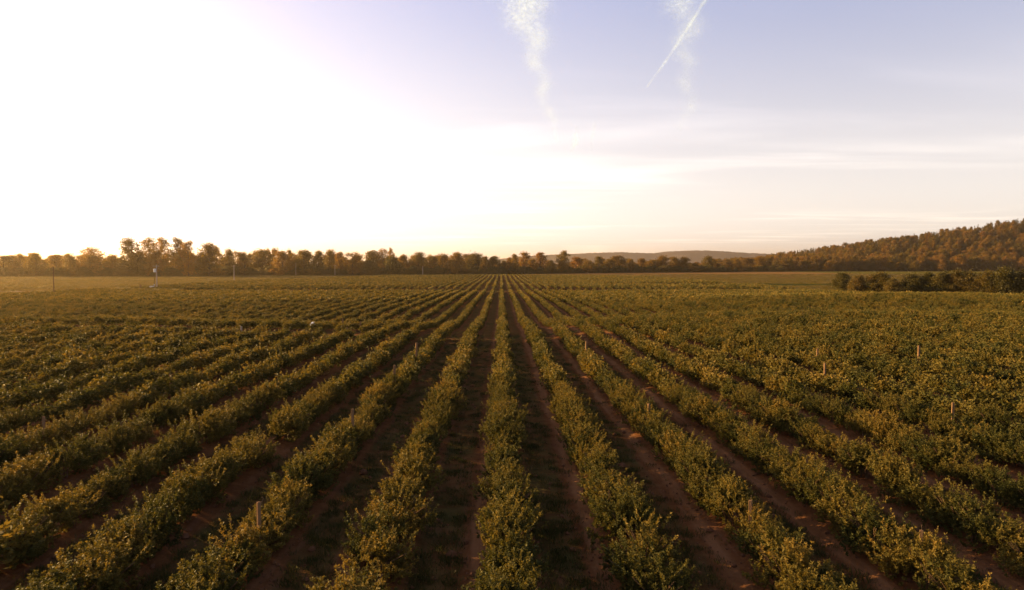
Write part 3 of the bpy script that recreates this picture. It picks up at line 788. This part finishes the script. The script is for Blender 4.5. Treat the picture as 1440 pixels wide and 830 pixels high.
SKY = [(1118, 352), (1132, 350), (1160, 347), (1190, 344), (1216, 340), (1236, 334), (1258, 331), (1272, 329), (1300, 325), (1313, 326), (1364, 320), (1378, 320), (1398, 314), (1414, 314), (1427, 308), (1438, 306)]
for i, (px, top) in enumerate(SKY):
    Y = 1165 + random.uniform(-20, 20); x = x_at(px, Y); v = ray(px, top); zt = CAM_H + v.z/v.y*Y; zg = float(hillside_z(np.float64(x), np.float64(Y)))
    hh = max(13, zt - zg)
    lab = {1427: 'pale slender conifer poking up alone near the right end of the hill skyline', 1364: 'conifer peak on the hill skyline above the orange trees', 1438: 'tall dark conifer at the right edge of the hill skyline'}.get(px, 'pointed conifer on the skyline of the wooded hill, %s' % (['left end', 'second from the left end', 'third from the left end', 'fourth from the left end', 'fifth from the left end', 'sixth from the left end', 'seventh from the left end', 'left of its middle dip', 'left rim of its middle dip', 'right rim of its middle dip', '', 'just right of the highest middle peak', 'fourth from the right edge', 'third from the right edge', '', ''][i]))
    add_tree('conifer', 'conifer', x, Y, hh, hh*0.34, lab, 'tree', 'conifers on the hill skyline', zg)
fo = [o for k in ('conifer', 'round', 'autumn', 'tall') for o in [proto('wood_%s_%d' % (k, j), t[1]) for j, t in enumerate(TREES[k])]]
FOC = hidden_col('wood_shapes', fo); fn = sorted(o.name for o in fo)
hs = {k: ([fn.index(o.name) for o in fo if o.name.startswith('wood_' + k)], TREES[k][0][2]) for k in ('conifer', 'round', 'autumn', 'tall')}
P_, S_, I_ = [], [], []
for _ in range(2600):
    px = rngb.uniform(1000, 1620); Y = rngb.uniform(850, 1300); x = x_at(px, Y)
    if x < 255: continue
    z = float(hillside_z(np.float64(x), np.float64(Y)))
    up_ = (Y - 850) / 350
    k = 'conifer' if rngb.random() < 0.25 + 0.55*min(up_, 1) else rngb.choice(['round', 'autumn', 'tall', 'round'])
    hgt = rngb.uniform(13, 20) * (0.85 if px < 1080 else 1.0); sc = hgt / hs[k][1]
    I_.append(int(rngb.choice(hs[k][0]))); P_.append((x, Y, z)); S_.append((sc*rngb.uniform(0.9, 1.2),)*2 + (sc,))
n = len(P_)
tag(scatter('hillside_wood', P_, np.stack([np.zeros(n)]*2 + [rngb.uniform(0, 6.28, n)], 1), S_, I_, FOC), 'dense mixed wood of conifers and rusty broadleaf trees covering the hillside', 'wood', None, 'stuff')

# ------------------------------------------------------------------ poles, stakes and small things
def at_ground(px, Y): x = x_at(px, Y); return x, Y, gz(x, Y)

def utility_pole(px, Y, top, lab, mat, rad, arm=True, transformer=False, name='utility_pole'):
    x, y, z = at_ground(px, Y); v = ray(px, top); h = CAM_H + v.z/v.y*Y - z
    e = empty(name, (x, y, z)); tag(e, lab, 'utility pole', 'poles left of the field')
    MB().tube([(0, 0, -0.6), (0, 0, h*0.5), (0.02, 0, h)], [rad*1.2, rad, rad*0.75], 10).build('pole', mat, e)
    if arm:
        a = MB().box((0, -rad - 0.06, h - 0.55), (2.4, 0.14, 0.16), 0, 0.02).build('crossarm', mat, e)
        for sx in (-1.05, 0.45, 1.05):
            MB().tube([(sx, -rad-0.06, h-0.47), (sx, -rad-0.06, h-0.38), (sx, -rad-0.06, h-0.34), (sx, -rad-0.06, h-0.26)], [0.03, 0.09, 0.06, 0.08], 8).build('insulator', M_CERAMIC, a)
    if transformer:
        t = MB().tube([(-0.62, -0.1, h-2.9), (-0.62, -0.1, h-2.8), (-0.62, -0.1, h-1.7), (-0.62, -0.1, h-1.55)], [0.42, 0.48, 0.48, 0.36], 14).build('transformer', M_METAL, e)
        MB().tube([(-0.62, -0.1, h-1.55), (-0.62, -0.1, h-1.38), (-0.62, -0.1, h-1.2)], [0.09, 0.11, 0.06], 8).build('bushing', M_CERAMIC, t)
        MB().box((-0.22, -0.05, h-2.2), (0.5, 0.1, 0.12), 0, 0.01).build('bracket', M_METAL, e)
    return e
utility_pole(75, 205, 375, 'thin dark brown pole at the roadside, leftmost pole', M_DARKWOOD, 0.13, False)
utility_pole(220, 268, 372.5, 'pale wooden utility pole carrying a round transformer and crossarm', M_GREYWOOD, 0.24, True, True)
utility_pole(329, 385, 373, 'pale lone pole standing in the far field right of the transformer pole', M_GREYWOOD, 0.22, True)
utility_pole(416, 560, 370, 'faint pole against the treeline, second pole right of the transformer pole', M_GREYWOOD, 0.17, False)
utility_pole(471, 575, 373, 'thin treeline pole with a short crossarm', M_GREYWOOD, 0.2, True)
utility_pole(594.5, 590, 374.5, 'short pale pole by the far row ends before dark trees', M_GREYWOOD, 0.3, False)
x, y, z = at_ground(216.8, 266)
e = empty('control_post', (x, y, z)); tag(e, 'dark slim post beside the transformer pole', 'post')
MB().tube([(0, 0, -0.4), (0, 0, 4.3)], [0.11, 0.09], 8).build('post', M_DARKWOOD, e); MB().box((0, -0.16, 1.5), (0.4, 0.2, 0.6), 0, 0.02).build('meter_box', M_BOX, e)
x, y, z = at_ground(213.3, 262)
e = empty('pump_cabinet', (x, y, z)); tag(e, 'small blue-grey pump cabinet on the ground left of the transformer pole', 'cabinet')
MB().box((0, 0, 0.15), (1.5, 1.2, 0.3), 0, 0.02).build('plinth', M_METAL, e); MB().box((0, 0, 0.75), (1.3, 1.0, 0.9), 0, 0.03).build('body', M_BOX, e)
MB().box((0, 0, 1.26), (1.42, 1.12, 0.12), 0, 0.03).build('lid', M_METAL, e); MB().box((0, -0.52, 0.75), (0.55, 0.04, 0.7), 0, 0.01).build('door', M_METAL, e)
x, y, z = at_ground(197, 258)
e = empty('gate_post', (x, y, z)); tag(e, 'short square dark post at the end of the road verge', 'post')
MB().box((0, 0, 0.85), (0.42, 0.42, 2.1), 0, 0.03).build('post', M_DARKWOOD, e); MB().box((0, 0, 1.97), (0.54, 0.54, 0.14), 0, 0.03).build('cap', M_DARKWOOD, e)

def stake(px, pbase, ptop, lab, kind='wood', Y=None):
    """slim row stake; its foot stands on the ground in the bush row, its head is where the photograph shows it"""
    v = ray(px, ptop)
    hgt = 1.75
    if Y is None:
        t = -(CAM_H - hgt) / v.z
        for _ in range(6): t = -(CAM_H - (gz(v.x*t, v.y*t) + hgt)) / v.z
        x, y = v.x*t, v.y*t
        x = ROW0 + ROWS * round((x - ROW0) / ROWS) + 0.1
        if abs(v.x) > 0.05 * v.y: y = min(max(v.y / v.x * x, 0.75*y), 1.3*y); x = v.x / v.y * y
        hgt = min(max(CAM_H + v.z / v.y * y - gz(x, y), 1.25), 2.3)
    else:
        x, y = x_at(px, Y), Y; hgt = CAM_H + v.z/v.y*Y - gz(x, y)
    z = gz(x, y)
    e = empty('row_stake', (x, y, z), random.uniform(0, 3)); e.rotation_euler[0] = random.uniform(-0.03, 0.03); e.rotation_euler[1] = random.uniform(-0.04, 0.04)
    tag(e, lab, 'stake', 'stakes in the bush rows')
    r_ = 0.030 + 0.0006 * y
    m_ = M_WOOD if kind == 'wood' else M_GREYWOOD
    MB().box((0, 0, hgt/2 - 0.2), (r_*2, r_*2, hgt + 0.4), 0, 0.008).build('post', m_, e)
    if y < 22: MB().tube([(0.0, 0, hgt-0.06), (r_+0.05, 0, hgt-0.02), (r_+0.09, 0, hgt+0.05), (r_+0.05, 0, hgt+0.09)], [0.012]*4, 6).build('wire_hook', M_DARKWOOD, e)
    return e
ST = [(1057, 728, 703, 'wooden stake with a wire hook, nearest one in the right rows'), (364, 722, 706, 'brown stake poking from a bush at the lower left'), (1293, 772, 758, 'short stake in the bushes at the lower right corner'),
      (240, 540, 526, 'thin stake deep in the left rows'), (60, 600, 586, 'stake among bushes near the left edge, halfway down'), (913, 580, 567, 'stake in the second row right of the centre row'), (496, 590, 575, 'faint stake in the second row left of the centre row'),
      (1340, 580, 566, 'stake in the right rows near the right edge, halfway down'), (1160, 523, 511, 'stake in the bushes right of middle, before the right block merges'), (1149, 500, 490, 'small stake just above another in the right block'), (1292, 497, 486, 'stake standing in the thick of the right block'),
      (585, 494, 482, 'stake in the third row left near the cross lane'), (554, 528, 513, 'dark stake in the left third row below the lane stake'), (824, 489, 480, 'thin stake beside the right rows near the lane')]
for px, pb, pt, lab in ST: stake(px, pb, pt, lab)
ST2 = [(39, 457, 80, 'pale stake at the cross lane near the left edge', 'white'), (192, 457.5, 78, 'pale stake at the cross lane below the transformer pole', 'white'), (338, 459, 77, 'pale blue-grey stake at the cross lane below the pale lone pole', 'white'),
       (372, 454, 82, 'slim stake behind the lane, left of the white bag', 'wood'), (506, 452, 74.5, 'tall wooden stake at the bush row end by the cross lane', 'wood'), (487, 460, 72.5, 'short brown stake just left of the tall lane stake', 'wood'), (481, 448, 86, 'stake between bushes above the short brown stake', 'wood'),
       (915, 442, 90, 'pale stake on the right where the lane bends', 'wood'), (1058, 440, 96, 'pale stake on the red earth of the right lane', 'wood'), (1205, 440.5, 94, 'short reddish stake in the right lane', 'wood'), (1285, 437, 95, 'thin brown stake in the right lane, left of the white-topped stake', 'wood'), (1341, 443.5, 88, 'thick pale stake in the right lane, brightest of its line', 'white')]
for px, pt, Y, lab, kd in ST2: stake(px, None, pt, lab, kd, Y)

# white bag caught on a row end by the cross lane
rb = np.random.default_rng(5); V = []; Fb = []
nu, nv = 12, 9
for j in range(nv):
    t = j/(nv-1); rad = 0.30*math.sin(math.pi*min(t*0.86+0.07, 1))**0.7 + 0.03
    for i in range(nu):
        a = 2*math.pi*i/nu; q = rad*(1 + 0.22*math.sin(3*a+5*t) + 0.08*rb.normal())
        V.append((q*math.cos(a) + 0.30*t, q*0.8*math.sin(a), 0.95*t))
for j in range(nv-1):
    for i in range(nu): Fb.append((j*nu+i, j*nu+(i+1) % nu, (j+1)*nu+(i+1) % nu, (j+1)*nu+i))
me = bpy.data.meshes.new('white_bag'); me.from_pydata(V, [], Fb + [tuple(range(nu))[::-1], tuple((nv-1)*nu+i for i in range(nu))]); me.update()
x, y, z = at_ground(437, 77); o = obj('white_bag', me, M_WHITE); o.location = (x, y, z + 0.35); o.scale = (0.75, 0.75, 0.8)
tag(o, 'crumpled white plastic bag at a row end beside the cross lane', 'bag')

# ------------------------------------------------------------------ condensation trails high above the field
ALT = 3200.0
def ice_mat(name, opacity):
    m, T = mat_new(name)
    at = T.new('ShaderNodeAttribute', attribute_name='tint')
    tp = T.new('ShaderNodeBsdfTransparent'); tl = T.new('ShaderNodeBsdfTranslucent'); tl.inputs[0].default_value = (0.60, 0.80, 1.0, 1)
    df = T.new('ShaderNodeBsdfDiffuse'); df.inputs[0].default_value = (0.60, 0.80, 1.0, 1)
    ad = T.new('ShaderNodeMixShader'); ad.inputs[0].default_value = 0.4; T.l.new(tl.outputs[0], ad.inputs[1]); T.l.new(df.outputs[0], ad.inputs[2])
    mx = T.new('ShaderNodeMixShader'); T.l.new(T.math('MULTIPLY', at.outputs['Fac'], opacity), mx.inputs[0])
    T.l.new(tp.outputs[0], mx.inputs[1]); T.l.new(ad.outputs[0], mx.inputs[2]); finish(T, mx.outputs[0]); return m
def trail(name, pts, n, size, opacity, lab, rag=1.0, seed=1):
    """a body of ice cloud built of many see-through flakes; pts give the photo column, row and width"""
    rng = np.random.default_rng(seed); W3 = []
    for px, py, wd in pts:
        v = ray(px, py); t = (ALT - CAM_H)/v.z; W3.append((v.x*t, v.y*t, ALT, wd/960*t*(1.4 if wd > 9 else 1.1)))
    W3 = np.array(W3); seg = np.linalg.norm(np.diff(W3[:, :3], axis=0), axis=1); cum = np.r_[0, np.cumsum(seg)]
    # equal numbers of flakes along the photo's length of the trail
    arr = np.array(pts, float); sp = np.r_[0, np.cumsum(np.linalg.norm(np.diff(arr[:, :2], axis=0), axis=1))]
    u = rng.random(n) * sp[-1]; k = np.interp(u, sp, np.arange(len(pts)))
    c = np.stack([np.interp(k, np.arange(len(pts)), W3[:, q]) for q in range(4)], 1)
    k0 = np.clip(k.astype(int), 0, len(pts)-2); td = unit(W3[k0+1, :3] - W3[k0, :3]); sd = unit(np.cross(td, [0, 0, 1])); ud = np.cross(sd, td)
    ph = u*0.055; ph2 = u*0.21
    puff = 0.55 + 0.25*np.sin(ph*3.1 + seed) + 0.30*np.sin(ph2*2.3 + 2*seed)*rag
    off = rng.normal(0, 0.26, n); off2 = rng.normal(0, 0.20, n)
    side = 0.22*rag*np.sin(ph*2.0 + 1.3*seed) + 0.12*rag*np.sin(ph2*1.7)
    cen = c[:, :3] + sd*((off*(0.8+0.3*puff) + side)*c[:, 3])[:, None] + ud*(off2*c[:, 3]*0.7)[:, None]
    L = c[:, 3] * size * rng.uniform(0.5, 1.5, n)
    dr = unit(rng.normal(size=(n, 3)) + sd*np.sign(off)[:, None]*0.6 + td*0.5)
    v, f = leaf_quads(cen - dr*L[:, None]*0.5, dr, L, L*rng.uniform(0.35, 0.8, n), rng)
    me = mesh_np(name, v, f); set_tint(me, np.repeat(np.clip(puff*rng.uniform(0.75, 1.15, n)*np.exp(-(off/0.36)**2), 0.02, 1.2), 4))
    ob = obj(name, me, ice_mat('ice_cloud', opacity)); tag(ob, lab, 'contrail', 'condensation trails in the sky'); return ob
trail('contrail', [(730, -60, 84), (738, 0, 62), (746, 45, 42), (757, 90, 26), (764, 130, 20), (773, 165, 15), (788, 202, 9)], 70000, 0.065, 0.060, 'broad wispy white trail narrowing downward, left of the two others', 0.8, 1)
trail('contrail', [(1035, -60, 12), (992, 0, 8.5), (960, 50, 7), (935, 88, 5.5), (909, 123, 3)], 12000, 0.32, 0.085, 'thin sharp white trail slanting down to the left', 0.15, 2)
trail('contrail', [(962, -60, 60), (966, 0, 46), (964, 55, 36), (962, 95, 24), (971, 130, 20), (967, 160, 16), (958, 184, 10)], 34000, 0.085, 0.042, 'faint curling trail behind the thin sharp one', 0.8, 3)
trail('contrail', [(812, 178, 8), (807, 200, 10), (803, 214, 7)], 2500, 0.25, 0.045, 'tiny faint wisp right of the lower tip of the broad trail', 0.5, 4)
trail('contrail', [(836, 168, 8), (832, 195, 8), (833, 212, 7)], 2500, 0.25, 0.03, 'faintest short wisp, right of the tiny wisp', 0.5, 5)
